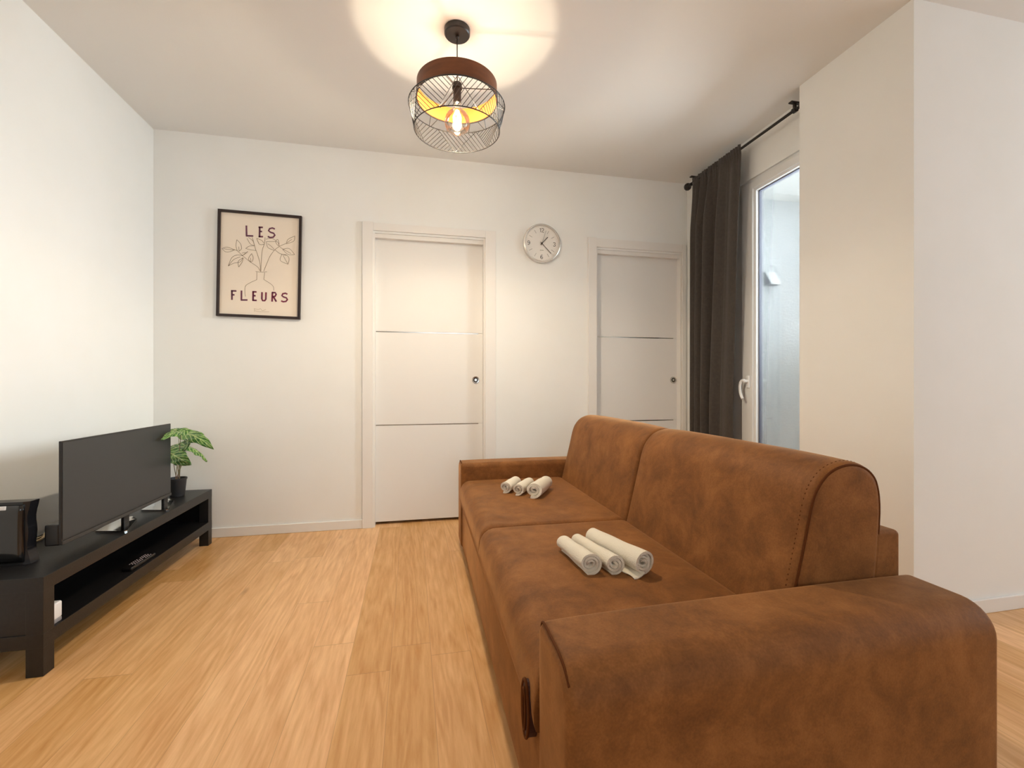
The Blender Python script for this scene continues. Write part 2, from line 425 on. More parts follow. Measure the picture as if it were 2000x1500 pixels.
# ------------------------------------------------------------------ sliding doors
def door(n, D, grooves, knob, gx0, gx1):
    root = bpy.data.objects.new('door_%d' % n, None); COL.objects.link(root); root.location = (D['x0'], YB, 0); struct(root)
    ox = D['x0']; W_ = D['x1']-ox; zt = D['z']
    bm = nb()
    c = .014
    box(bm, D['c0']-ox, .0, -c-.004, 0, 0, D['ct'], .002)
    box(bm, W_, D['c1']-ox, -c, 0, 0, D['ct']-.004, .002)
    box(bm, 0, W_, -c, 0, zt+.045, D['ct']-.004, .002)
    link('casing', bm, M['trim'], root)
    bm = nb()
    box(bm, -.005, .012, -.004, .13, 0, zt+.03); box(bm, W_-.012, W_+.005, -.004, .13, 0, zt+.03)
    box(bm, -.005, W_+.005, .012, .13, zt, zt+.05)
    link('jamb', bm, M['trim'], root)
    # leaf: three fields split by two narrow grooves that hold metal inlays
    bm = nb(); y0, y1 = .05, .09
    zs = [.022] + sorted(grooves) + [zt+.02]
    for a, b_ in zip(zs, zs[1:]):
        box(bm, .012, W_-.012, y0, y1, a+(.0035 if a != zs[0] else 0), b_-(.0035 if b_ != zs[-1] else 0), .0012)
    box(bm, .012, W_-.012, y0+.004, y1, .03, zt)
    lf = link('leaf', bm, M['leaf_paint'], root)
    for g in grooves:
        i = bxo('inlay', M['steel'], .014, W_-.045, y0-.0005, y0+.005, g-.003, g+.003, lf); i['label'] = 'thin metal inlay strip'
    bm = nb(); kx = bX(knob[0])-ox; kz = bZ(*knob)
    # ring pull seen at the leaf's own depth
    kx *= (BACK+.05)/BACK; 
    lathe(bm, [(.0, -.002), (.009, -.002), (.010, -.006), (.012, -.006)], 24, (kx, y0, kz), 'y')
    lathe(bm, [(.017, 0), (.018, -.005), (.026, -.006), (.028, -.001), (.028, .001)], 40, (kx, y0, kz), 'y')
    h = link('handle', bm, M['steel'], lf, True, 35); h['label'] = 'round flush steel pull'
    bm = nb(); lathe(bm, [(0, -.001), (.018, -.001), (.018, .001)], 32, (kx, y0, kz), 'y')
    link('handle_recess', bm, M['dark'], h)
door(1, D1, [.728, 1.413], (928, 742), 0, 0)
door(2, D2, [.728, 1.413], (1319, 742), 0, 0)

# ------------------------------------------------------------------ glazed balcony door
wroot = bpy.data.objects.new('window_1', None); COL.objects.link(wroot); wroot.location = (WX, 2.5, 0); struct(wroot)
def wb(name, m, segs, parent=wroot, bev=.003):
    bm = nb()
    for s in segs: box(bm, s[0]-WX, s[1]-WX, s[2]-2.5, s[3]-2.5, s[4], s[5], bev)
    return link(name, bm, m, parent)
sy1 = 2.785; g1 = 2.663; g0 = 2.20; gz = 2.335; szt = 2.40
wb('frame', M['sash'], [(WX-.005, WX+.075, sy1, W_Y1+.02, 0, W_Z), (WX-.005, WX+.075, W_Y0, sy1, szt, W_Z+.02), (WX-.005, WX+.075, W_Y0-.02, W_Y0+.03, 0, W_Z)])
sash = wb('sash', M['sash'], [(WX-.02, WX+.05, g1+.015, sy1-.004, .03, szt-.004), (WX-.02, WX+.05, W_Y0+.034, g0-.015, .03, szt-.004), (WX-.02, WX+.05, g0-.015, g1+.015, gz+.012, szt-.004), (WX-.02, WX+.05, g0-.015, g1+.015, .03, .13)])
wb('glazing_bead', M['sash'], [(WX-.008, WX+.03, g1-.004, g1+.017, .12, gz+.016), (WX-.008, WX+.03, g0-.017, g0+.004, .12, gz+.016), (WX-.008, WX+.03, g0, g1, gz-.004, gz+.016)], sash, .002)
wb('gasket', M['gasket'], [(WX+.012, WX+.03, g1-.010, g1-.003, .12, gz), (WX+.012, WX+.03, g0+.003, g0+.010, .12, gz), (WX+.012, WX+.03, g0, g1, gz-.010, gz-.003)], sash, 0)
wb('pane', M['pane'], [(WX+.018, WX+.024, g0, g1, .12, gz)], sash, 0)
# lever handle on the sash stile
bm = nb(); hy = 2.712-2.5; hz = 1.045
box(bm, -.032, -.019, hy-.016, hy+.016, hz-.042, hz+.042, .006, 3)
tube(bm, [(-.03, hy, hz+.005), (-.058, hy, hz+.005)], .010, 12)
pts = catmull([(-.058, hy-.004, hz+.010), (-.062, hy+.022, hz+.004), (-.062, hy+.034, hz-.03), (-.062, hy+.030, hz-.075), (-.060, hy+.012, hz-.115)], 5)
tube(bm, pts, .009, 10, rs=[.0095]*len(pts))
h = link('lever_handle', bm, M['handle_white'], sash, True, 40); h['label'] = 'white lever handle turned down'

# ------------------------------------------------------------------ balcony outside
bm = nb()
box(bm, XW+.22, 7.0, 3.56, 3.75, -.1, 3.3)
o = link('wall_balcony', bm, M['stucco']); struct(o, 'rough white plaster wall of the balcony')
struct(bxo('ceiling_balcony', M['stucco'], XW+.22, 4.6, YP0+.2, 3.56, 2.72, 2.9))
struct(bxo('floor_balcony', M['concrete'], XW+.22, 4.6, YP0+.2, 3.56, -.12, -.02))
# wedge wall lamp
t0 = P3(1507, 542, 1)
lx = t0.x*(3.56/t0.y)-.035; lz = CAM_H+(750-546)/F*(3.56/t0.y)
bm = nb()
w_, hh, dd = .055, .062, .085
V = [(-w_, 0, hh), (w_, 0, hh), (-w_, 0, -hh), (w_, 0, -hh), (-w_, -dd, -hh+.012), (w_, -dd, -hh+.012), (-w_, -.012, hh), (w_, -.012, hh), (-w_, -dd, -hh), (w_, -dd, -hh)]
vs = [bm.verts.new(v) for v in V]
for f in ((0, 1, 3, 2), (0, 6, 7, 1), (6, 4, 5, 7), (4, 8, 9, 5), (8, 2, 3, 9), (0, 2, 8, 4, 6), (1, 7, 5, 9, 3)): bm.faces.new([vs[i] for i in f])
bmesh.ops.bevel(bm, geom=bm.edges[:], offset=.003, segments=2, affect='EDGES')
o = thing('wall_lamp', 'small white wedge-shaped lamp on the balcony plaster wall', 'lamp', (lx, 3.555, lz))
hs_ = link('housing', bm, [M['whiteplastic'], M['grey_parts_and_shade']], o)
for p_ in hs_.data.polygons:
    if abs(p_.normal.x) > .9: p_.material_index = 1  # side faces coloured grey to stand in for their shade
bxo('lens', M['grey_parts_and_shade'], -w_+.01, w_-.01, -dd+.012, -.012, -hh-.002, -hh+.001, o)

# ------------------------------------------------------------------ pendant lamp
LX, LY = .205, 2.165
lamp = thing('pendant_lamp', 'black wire cage pendant lamp with a brown wooden band and round clear bulb', 'lamp', (LX, LY, 0))
bm = nb(); lathe(bm, [(0, H), (.060, H), (.060, H-.024), (.056, H-.029), (.0, H-.029)], 48)
link('ceiling_rose', bm, M['dark'], lamp, True, 35)
bm = nb(); tube(bm, [(0, 0, 2.445), (0, 0, H-.028)], .0026, 8); lathe(bm, [(0, H-.045), (.008, H-.045), (.010, H-.028), (0, H-.028)], 16)
link('cord', bm, M['dark'], lamp, True)
RB, zb0, zb1 = .187, 2.364, 2.439
bm = nb(); lathe(bm, [(RB, zb0), (RB, zb1), (RB-.003, zb1), (RB-.003, zb0), (RB, zb0)], 96)
# the inner skin of the band is lighter
for f in bm.faces:
    c = f.calc_center_median()
    if math.hypot(c.x, c.y) < RB-.002: f.material_index = 1
me_o = link('wooden_band', bm, [M['wood'], M['wood_in']], lamp, True, 35)
bm = nb()
for a in (-8, 112, 232):
    a = math.radians(a); tube(bm, [(.015*math.cos(a), .015*math.sin(a), 2.425), ((RB-.002)*math.cos(a), (RB-.002)*math.sin(a), 2.425)], .0022, 6)
lathe(bm, [(.012, 2.421), (.024, 2.421), (.024, 2.429), (.012, 2.429), (.012, 2.421)], 24)
link('spider', bm, M['dark'], lamp)
bm = nb(); lathe(bm, [(0, 2.450), (.012, 2.449), (.022, 2.444), (.022, 2.432), (.0185, 2.430), (.0185, 2.352), (.016, 2.350), (0, 2.350)], 32)
link('socket', bm, M['dark'], lamp, True, 35)
R_A, R_B, R_C, zA, zBq, zC = .1885, .224, .199, 2.362, 2.335, 2.221
def ringpts(r, z, n=96): return [(r*math.cos(2*math.pi*k/n), r*math.sin(2*math.pi*k/n), z) for k in range(n)]
bm = nb()
for r, z in ((R_A, zA), (R_B, zBq), (R_C, zC)): tube(bm, ringpts(r, z), .0024, 6, True)
link('cage_rings', bm, M['dark'], lamp, True)
def onband(a, s):      # s 0 at the wide ring, 1 at the bottom ring
    r = R_B+(R_C-R_B)*s; return Vector((r*math.cos(a), r*math.sin(a), zBq+(zC-zBq)*s))
bm = nb(); NT = 7; wr = .0014
for k in range(NT):
    a0 = 2*math.pi*(k+.15)/NT; a1 = 2*math.pi*(k+1.15)/NT; am = a0+(a1-a0)*.55
    def seg(p, q): tube(bm, [p, (p+q)/2, q], wr, 5)
    def st(a, s): return onband(a, s)
    seg(st(a0, 0), st(am, 1)); seg(st(am, 1), st(a1, 0))
    # triangle hanging from the wide ring: lines parallel to one of its sides
    n = 9
    for i in range(1, n):
        f = i/n; seg(st(a0+(a1-a0)*f, 0), st(a0+(am-a0)*f, f) if k % 2 else st(a1+(am-a1)*(1-f), 1-f))
    # triangle standing on the bottom ring, its apex at a1
    b0 = am; b1 = am+2*math.pi/NT
    for i in range(1, n):
        f = i/n
        if k % 2: seg(st(b0+(b1-b0)*f, 1), st(b0+(a1-b0)*f, 1-f))
        else: seg(st(b0+(b1-b0)*f, 1), st(b1+(a1-b1)*(1-f), f))
for k in range(28):
    a = 2*math.pi*k/28; b = a+(.09 if k % 2 else -.09)
    tube(bm, [(R_A*math.cos(a), R_A*math.sin(a), zA), (R_B*math.cos(b), R_B*math.sin(b), zBq)], wr, 5)
link('wire_cage', bm, M['dark'], lamp)
bm = nb(); zc = 2.264; rb = .059
prof = [(.013, 2.350), (.015, 2.338)] + [(rb*math.sin(math.radians(a)), zc+rb*math.cos(math.radians(a))) for a in range(22, 180, 8)] + [(0, zc-rb)]
lathe(bm, prof, 48)
bulb = link('bulb', bm, M['bulb'], lamp, True); bulb['label'] = 'round clear glass bulb, lit'
bm = nb()
for k in range(8):
    a = 2*math.pi*k/8; ca, sa = math.cos(a), math.sin(a)
    tube(bm, [(.006*ca, .006*sa, 2.318), (.019*ca, .019*sa, 2.285), (.012*ca, .012*sa, 2.238)], .0016, 6)
link('filament', bm, M['filament'], bulb)
pl = bpy.data.lights.new('pendant_bulb_light', 'POINT'); pl.energy = LAMP_W; pl.color = (1.0, .86, .67); pl.shadow_soft_size = .012
po = bpy.data.objects.new('pendant_bulb_light', pl); COL.objects.link(po); po.location = (LX, LY, 2.272)
# added downward spot at the bulb, brightens the sofa but not the ceiling
sl = bpy.data.lights.new('added_down_fill', 'SPOT'); sl.energy = DOWN_FILL_W; sl.color = (1.0, .86, .67); sl.shadow_soft_size = .03
sl.spot_size = math.radians(176); sl.spot_blend = 0.6
so = bpy.data.objects.new('added_down_fill', sl); COL.objects.link(so); so.location = (LX, LY, 2.262)

# ------------------------------------------------------------------ curtain rod and curtain
RX, RZ = 2.15, 2.607
rod = thing('curtain_rod', 'black metal curtain rod with faceted end knob under the ceiling', 'curtain rod', (RX, 2.7, RZ))
bm = nb(); tube(bm, [(0, 2.18-2.7, .0), (0, 3.25-2.7, 0)], .0085, 14); link('rod', bm, M['dark'], rod, True)
bm = nb(); bmesh.ops.create_icosphere(bm, subdivisions=2, radius=.030, matrix=Matrix.Translation((0, 3.285-2.7, 0)))
for v in bm.verts: v.co += Vector((0, 0, 0))
tube(bm, [(0, .53, 0), (0, .565, 0)], .013, 12)
link('finial', bm, M['dark'], rod)
for y in (2.235, 3.20):
    bm = nb(); yy = y-2.7
    box(bm, -.034, XW-RX, yy-.016, yy+.010, .036, .044, .002)
    box(bm, -.008, .006, yy-.010, yy+.006, .0, .038, .002)
    box(bm, XW-RX-.006, XW-RX, yy-.022, yy+.016, .005, .075, .002)
    tube(bm, [(0, yy-.014, 0), (0, yy+.010, 0)], .015, 16)
    link('bracket', bm, M['dark'], rod)
bm = nb(); ny, nz = 150, 46; ztop, zbot = 2.632, .03
grid = []
for j in range(nz+1):
    f = j/nz; z = ztop+(zbot-ztop)*f
    ff = min(1, max(0, (ztop-z)/1.7))
    ya = 2.665+.09*ff; yb = 3.205+.02*min(1, f*6)
    row = []
    for i in range(ny+1):
        s = i/ny
        y = ya+(yb-ya)*s
        amp = .004+.030*min(1, f*7)*(.06+.94*min(1, max(0, (s-.26)/.25)))*(1-.7*max(0, (s-.9)/.1))
        ph = 2*math.pi*(s**1.15*5.2+.20*math.sin(2.1*f+5*s)+.10*math.sin(9*s+f))
        x = RX-.004 + amp*math.sin(ph) + amp*.35*math.sin(ph*1.9+2+f*1.5)
        y += .012*math.cos(ph)*min(1, f*5)
        if f < .05: x += .004*math.sin(s*150)*(1-f*20); 
        if z > RZ-.03: 
            # gathered header passing over the rod
            x = RX-.0125 + .005*math.sin(s*140) + .002*math.sin(s*57)
        zz = z + (.003*math.sin(s*55) if j == 0 else 0)
        row.append(bm.verts.new((x, y, zz)))
    grid.append(row)
for j in range(nz):
    for i in range(ny): bm.faces.new((grid[j][i], grid[j][i+1], grid[j+1][i+1], grid[j+1][i]))
cur = link('curtain', bm, M['curtain'], None, True)
md = cur.modifiers.new('thick', 'SOLIDIFY'); md.thickness = .0025
tag(cur, 'charcoal fabric curtain hanging gathered beside the balcony door', 'curtain')

# ------------------------------------------------------------------ framed poster
pc = (bX(509), bZ(509, 519))
PWd, PHt = .522, .716
post = thing('framed_poster', 'framed poster reading LES FLEURS over a line drawing of a vase of branches', 'poster', (pc[0], YB, pc[1]))
post.rotation_euler = (0, math.radians(.9), 0)
bm = nb(); fw = .0165
for s in ((-PWd/2, -PWd/2+fw, -PHt/2, PHt/2), (PWd/2-fw, PWd/2, -PHt/2, PHt/2), (-PWd/2+fw, PWd/2-fw, PHt/2-fw, PHt/2), (-PWd/2+fw, PWd/2-fw, -PHt/2, -PHt/2+fw)):
    box(bm, s[0], s[1], -.024, -.001, s[2], s[3], .001)
link('frame', bm, M['framewood'], post)
paper = bxo('print', M['paper'], -PWd/2+fw*.6, PWd/2-fw*.6, -.010, -.004, -PHt/2+fw*.6, PHt/2-fw*.6, post)
# crop pixel frame of the poster: corners of the outer frame
def pq(cx, cy):   # crop coordinates (1444x1500 of 380..640 x 380..650) to poster local
    px = 380+cx/5.554; py = 380+cy/5.556
    X = bX(px)-pc[0]; Z = bZ(px, py)-pc[1]; a = math.radians(-.9)
    # undo the small tilt of the frame (rotation about y)
    return (X*math.cos(a)+Z*math.sin(a), -X*math.sin(a)+Z*math.cos(a))
def strokes(name, lst, wd, m, parent):
    bm = nb()
    for pts in lst:
        q = [pq(*p) for p in pts]
        if len(q) > 2: q = [(v.x, v.y) for v in catmull([Vector((a, b, 0)) for a, b in q], 4)]
        ribbon(bm, q, wd, -.010)
    return link(name, bm, m, parent)
def letters(name, lst, wd, m, parent):
    bm = nb()
    for pts in lst: ribbon(bm, [pq(*p) for p in pts], wd, -.0104)
    return link(name, bm, m, parent)
let = [
 [(568, 342), (570, 450)], [(562, 452), (642, 455)],
 [(712, 355), (710, 465)], [(700, 360), (746, 362)], [(710, 405), (738, 407)], [(700, 462), (748, 462)],
 [(876, 380), (850, 368), (820, 375), (808, 398), (830, 415), (862, 425), (876, 445), (858, 468), (825, 472), (800, 460)],
 [(412, 1042), (412, 1146)], [(402, 1048), (460, 1050)], [(410, 1090), (440, 1092)],
 [(515, 1045), (514, 1145)], [(506, 1147), (580, 1147)]]
for grp in (let[0:2], let[2:6], let[6:7], let[7:10], let[10:12]): letters('letter', grp, .0105, M['ink'], paper)
let2 = [[(642, 1055), (640, 1152)], [(634, 1058), (678, 1060)], [(640, 1100), (668, 1102)], [(632, 1150), (680, 1152)],
 [(737, 1062), (735, 1135), (745, 1155), (766, 1155), (778, 1138), (780, 1064)],
 [(850, 1064), (846, 1165)], [(844, 1066), (880, 1068), (890, 1085), (878, 1108), (850, 1112)], [(862, 1115), (892, 1165)],
 [(1012, 1085), (990, 1074), (962, 1080), (952, 1100), (972, 1115), (1000, 1124), (1012, 1142), (996, 1162), (966, 1166), (944, 1156)]]
for grp in (let2[0:4], let2[4:5], let2[5:8], let2[8:9]): letters('letter', grp, .0108, M['ink2'], paper)
draw = [
 [(712, 830), (690, 790), (610, 735), (530, 670), (470, 615), (430, 600)],
 [(430, 600), (360, 575), (305, 590)], [(305, 590), (340, 625), (390, 625), (440, 605)], [(320, 592), (380, 600), (430, 605)],
 [(470, 615), (455, 560), (465, 495)], [(465, 495), (505, 540), (515, 590), (490, 620)], [(490, 620), (486, 570)],
 [(530, 670), (470, 660), (410, 690), (372, 780)], [(372, 780), (430, 750), (500, 735), (530, 690)], [(372, 780), (430, 710), (505, 680)],
 [(530, 690), (480, 730), (485, 790)], [(485, 790), (520, 740), (535, 690)],
 [(620, 740), (590, 700), (625, 645)], [(625, 645), (642, 690), (630, 735)], [(620, 740), (610, 690)], [(520, 670), (560, 640), (582, 622)],
 [(520, 640), (560, 632)], [(545, 655), (580, 625)],
 [(718, 840), (715, 750), (690, 660), (665, 590), (640, 500), (630, 470)],
 [(655, 560), (610, 540), (575, 480)], [(590, 470), (640, 510), (655, 560)], [(655, 560), (600, 565), (560, 590)], [(560, 590), (620, 605), (672, 612)],
 [(725, 840), (730, 720), (740, 610), (765, 530), (770, 470)],
 [(762, 545), (710, 545), (680, 480)], [(680, 480), (730, 500), (758, 530)],
 [(755, 835), (790, 750), (820, 680), (870, 610), (930, 565), (1000, 535)],
 [(1000, 535), (1020, 490), (1092, 455)], [(1092, 455), (1080, 510), (1000, 540)], [(1005, 530), (1060, 490)],
 [(870, 610), (800, 580), (785, 515)], [(785, 515), (850, 515), (905, 520), (925, 570)], [(870, 600), (830, 560), (800, 540)],
 [(910, 560), (885, 520), (905, 490), (920, 530), (915, 560)], [(780, 490), (840, 480), (890, 505)],
 [(880, 605), (930, 645), (1010, 665)], [(960, 600), (1030, 590), (1090, 655)], [(1090, 655), (1020, 655), (960, 600)], [(930, 575), (970, 600), (1050, 645)],
 [(950, 655), (935, 720), (1018, 760)], [(1018, 760), (1030, 700), (1000, 660), (950, 655)], [(965, 665), (995, 720), (1015, 755)],
]
strokes('line_drawing', draw, .0023, M['line'], paper)
vase = [[(668, 838), (720, 846), (792, 842)], [(682, 845), (680, 928)], [(766, 850), (756, 925)],
 [(680, 928), (600, 965), (556, 1000), (552, 1070), (558, 1110)], [(756, 925), (820, 965), (858, 1000), (864, 1045)]]
strokes('vase_drawing', vase, .0021, M['line'], paper)
strokes('faint_caption', [[(650, 1240), (700, 1250), (720, 1240), (740, 1262), (780, 1250)], [(660, 1262), (700, 1272), (760, 1275), (815, 1275)], [(655, 1240), (655, 1275)]], .0022, M['faint'], paper)

# ------------------------------------------------------------------ wall clock
cx, cz = bX(1060), bZ(1060, 477)
ck = thing('wall_clock', 'round white wall clock with silver rim between the two doors', 'clock', (cx-.012, YB, cz))
CR = .150
bm = nb(); lathe(bm, [(CR, 0), (CR, -.026), (CR-.004, -.034), (CR-.010, -.036), (CR-.013, -.030), (CR-.014, -.016), (CR-.014, 0)], 72, (0, 0, 0), 'y')
link('rim', bm, M['clockrim'], ck, True, 40)
bm = nb(); lathe(bm, [(0, -.014), (CR-.012, -.014), (CR-.012, -.002), (0, -.002)], 72, (0, 0, 0), 'y')
face = link('face', bm, M['clockface'], ck)
bm = nb()
for k in range(12):
    if k % 3 == 0: continue
    a = math.radians(90-30*k); ribbon(bm, [(.088*math.cos(a), .088*math.sin(a)), (.116*math.cos(a), .116*math.sin(a))], .003, -.014)
for k in range(60):
    a = math.radians(6*k); ribbon(bm, [(.127*math.cos(a), .127*math.sin(a)), (.131*math.cos(a), .131*math.sin(a))], .0012, -.014)
link('hour_marks', bm, M['grey_print'], face)
def digits(txt, x, z, s, bm):
    g = {'1': [[(.1, .8), (.35, 1), (.35, 0)]],
         '2': [[(0, .8), (.12, .97), (.35, 1), (.55, .85), (.5, .6), (0, 0), (.6, 0)]],
         '3': [[(0, .85), (.2, 1), (.5, .95), (.55, .7), (.25, .53), (.58, .35), (.5, .05), (.2, 0), (0, .15)]],
         '6': [[(.55, .9), (.3, 1), (.05, .7), (0, .3), (.2, 0), (.5, .05), (.58, .3), (.45, .52), (.2, .53), (.02, .35)]],
         '9': [[(.05, .1), (.3, 0), (.55, .3), (.6, .7), (.4, 1), (.1, .95), (.02, .7), (.15, .48), (.4, .47), (.58, .65)]]}
    x0 = x-s*.32*len(txt)
    for c in txt:
        for st_ in g[c]: ribbon(bm, [(x0+p[0]*s, z-s/2+p[1]*s) for p in st_], .0042, -.014)
        x0 += s*.62
for tx, x, z in (('12', 0, .103), ('3', .103, 0), ('6', 0, -.103), ('9', -.103, 0)):
    bm = nb(); digits(tx, x, z, .030, bm); link('numeral', bm, M['ink_black'], face)
bm = nb()
for k, (a, b_) in enumerate(((-.014, -.006), (-.004, .001), (.003, .008), (.010, .014))): ribbon(bm, [(a, -.052), (b_, -.052)], .005, -.014)
link('small_print', bm, M['grey_print'], face)
for nm, dx, dz, L_, wd, yy in (('hour_hand', 65, 70, .070, .005, -.019), ('minute_hand', 95, -97, .104, .0042, -.021), ('second_hand', 42, 130, .104, .0016, -.023)):
    d = Vector((dx, dz)).normalized(); bm = nb(); ribbon(bm, [tuple(-d*.014), tuple(d*L_)], wd, yy, .001); link(nm, bm, M['ink_black'], ck)
bm = nb(); lathe(bm, [(0, -.025), (.006, -.025), (.006, -.014), (0, -.014)], 20, (0, 0, 0), 'y'); link('hub', bm, M['ink_black'], ck)

# ------------------------------------------------------------------ TV bench
BXF, BY0, BY1, BH = -1.27, 1.925, 3.311, .35
bench = thing('tv_bench', 'long low black-brown TV bench with an open shelf along the left wall', 'tv bench', (BXF, BY0, 0))
bd = .365; bl = BY1-BY0; lt = .052
bxo('top', M['blackwood'], -bd, 0, 0, bl, BH-.05, BH, bench, .0012)
bxo('shelf', M['blackwood'], -bd, 0, lt*0, bl, .100, .150, bench, .0012)
for (a, b_) in ((-lt-.001, -.0005), (-bd, -bd+lt)):
    for (c, d) in ((.0005, lt), (bl-lt, bl-.0005)):
        bxo('leg', M['blackwood'], a, b_, c, d, 0, BH-.049, bench, .0012)
bxo('back_panel', M['blackwood'], -bd+.002, -bd+.014, lt, bl-lt, .149, BH-.05, bench)
for c in (.004, bl-.018):
    bxo('end_panel', M['blackwood'], -bd+lt-.002, -lt+.002, c, c+.014, .149, BH-.05, bench)

# ------------------------------------------------------------------ television
tv = thing('television', 'flat black television on two silver feet, switched off', 'television', (-1.337, 2.53, BH+.001))
tw0, tw1 = 2.115-2.53, 2.942-2.53; tz0, tz1 = .052, .456
bm = nb(); box(bm, -.009, 0, tw0, tw1, tz0, tz1, .002); link('casing', bm, M['tvblack'], tv)
bm = nb(); box(bm, -.001, .0012, tw0+.006, tw1-.006, tz0+.018, tz1-.006); link('screen', bm, M['screen'], tv)
bm = nb(); box(bm, -.002, .004, tw0+.001, tw1-.001, tz0-.002, tz0+.014, .0015); link('lower_bezel', bm, mat('bezel_grey', (70, 70, 70), .25, .6), tv)
bm = nb(); box(bm, -.058, -.008, tw0+.002, tw1-.10, tz0-.004, tz0+.080, .006); link('rear_housing', bm, M['tvblack'], tv)
for y0 in (2.435-2.53, 2.795-2.53):
    bm = nb()
    base = [(-.075, y0+.006), (.046, y0-.006), (.052, y0+.004), (.010, y0+.16), (-.03, y0+.20), (-.08, y0+.19)]
    zt_ = [.010, .006, .006, .016, .020, .016]
    lo = [bm.verts.new((x, y, 0)) for x, y in base]; hi = [bm.verts.new((x, y, z)) for (x, y), z in zip(base, zt_)]
    for i in range(6): bm.faces.new((lo[i], lo[(i+1) % 6], hi[(i+1) % 6], hi[i]))
    bm.faces.new(lo); bmesh.ops.triangulate(bm, faces=[bm.faces.new(hi)])
    f = link('foot', bm, M['chrome'], tv); f['label'] = 'silver wedge foot'
    bm = nb(); box(bm, -.026, -.010, y0+.10, y0+.14, .008, tz0+.01, .003); link('neck', bm, M['tvblack'], f)

# cable behind the speaker
bm = nb()
P = catmull([(-1.585, 2.30, BH+.006), (-1.575, 2.38, BH+.008), (-1.605, 2.45, BH+.014), (-1.585, 2.53, BH+.006), (-1.60, 2.64, BH+.006)], 6)
tube(bm, P, .0045, 8)
P = catmull([(-1.61, 2.32, BH+.006), (-1.59, 2.41, BH+.010), (-1.575, 2.48, BH+.014), (-1.61, 2.58, BH+.006)], 6)
tube(bm, P, .0035, 8)
tag(link('cable', bm, M['cable'], None, True), 'beige cable lying on the bench between speaker and television', 'cable')

# ------------------------------------------------------------------ speaker
spk = thing('speaker', 'glossy black speaker with curved sides at the near end of the bench', 'speaker', (-1.53, 2.067, BH+.001))
bm = nb(); hw = .120; dp = .048; Hs = .237
rows = []
for k in range(13):
    f = k/12; z = Hs*f; wv = hw-.007*math.sin(math.pi*f)+.003*math.cos(4*math.pi*f)
    rows.append([bm.verts.new(v) for v in ((-wv, .006, z), (-wv+.02, 0, z), (wv-.02, 0, z), (wv-.002, .008, z), (wv, dp, z), (-wv, dp, z))])
for A, B in zip(rows, rows[1:]):
    for k in range(6): bm.faces.new((A[k], A[(k+1) % 6], B[(k+1) % 6], B[k]))
bm.faces.new(rows[0]); bm.faces.new(rows[-1])
link('cabinet', bm, mat('satin_black', (24, 24, 27), .25), spk, False)
bm = nb(); n = 10
g = [[bm.verts.new((-hw+.006+(2*hw-.018)*i/n, -.003-.006*math.sin(math.pi*i/n)*math.sin(math.pi*j/n)**.5, .012+(Hs-.024)*j/n)) for i in range(n+1)] for j in range(n+1)]
for j in range(n):
    for i in range(n): bm.faces.new((g[j][i], g[j][i+1], g[j+1][i+1], g[j+1][i]))
o = link('front_panel', bm, M['gloss'], spk, True); sd = o.modifiers.new('t', 'SOLIDIFY'); sd.thickness = -.004
bxo('badge', M['whiteplastic'], .018, .056, -.0125, -.005, Hs-.026, Hs-.012, spk, .001)['label'] = 'small cream badge'

# ------------------------------------------------------------------ remote and white box on the shelf
rm = thing('remote_control', 'slim black remote control lying on the open shelf of the bench', 'remote control', (-1.308, 2.58, .1505))
rm.rotation_euler = (0, 0, math.radians(-1))
bm = nb(); box(bm, -.022, .022, -.10, .10, 0, .018, .006, 3); link('body', bm, M['tvblack'], rm, True, 40)
bm = nb()
for j in range(10):
    for i in range(3):
        if j in (5,) and i != 1: continue
        x = -.012+.012*i; y = -.055+.014*j; box(bm, x-.0024, x+.0024, y-.0024, y+.0024, .0175, .0195, .0008, 1)
link('buttons', bm, M['buttons'], rm)
wbx = thing('power_adapter', 'small white box standing on the shelf beside the near bench leg', 'adapter', (-1.297, 2.008, .1505))
bm = nb(); box(bm, -.018, .018, -.026, .022, .014, .074, .006, 3); link('housing', bm, M['whiteplastic'], wbx, True, 40)
bm = nb(); box(bm, -.017, .017, -.025, .021, 0, .015, .003); link('base', bm, M['grey_parts_and_shade'], wbx)

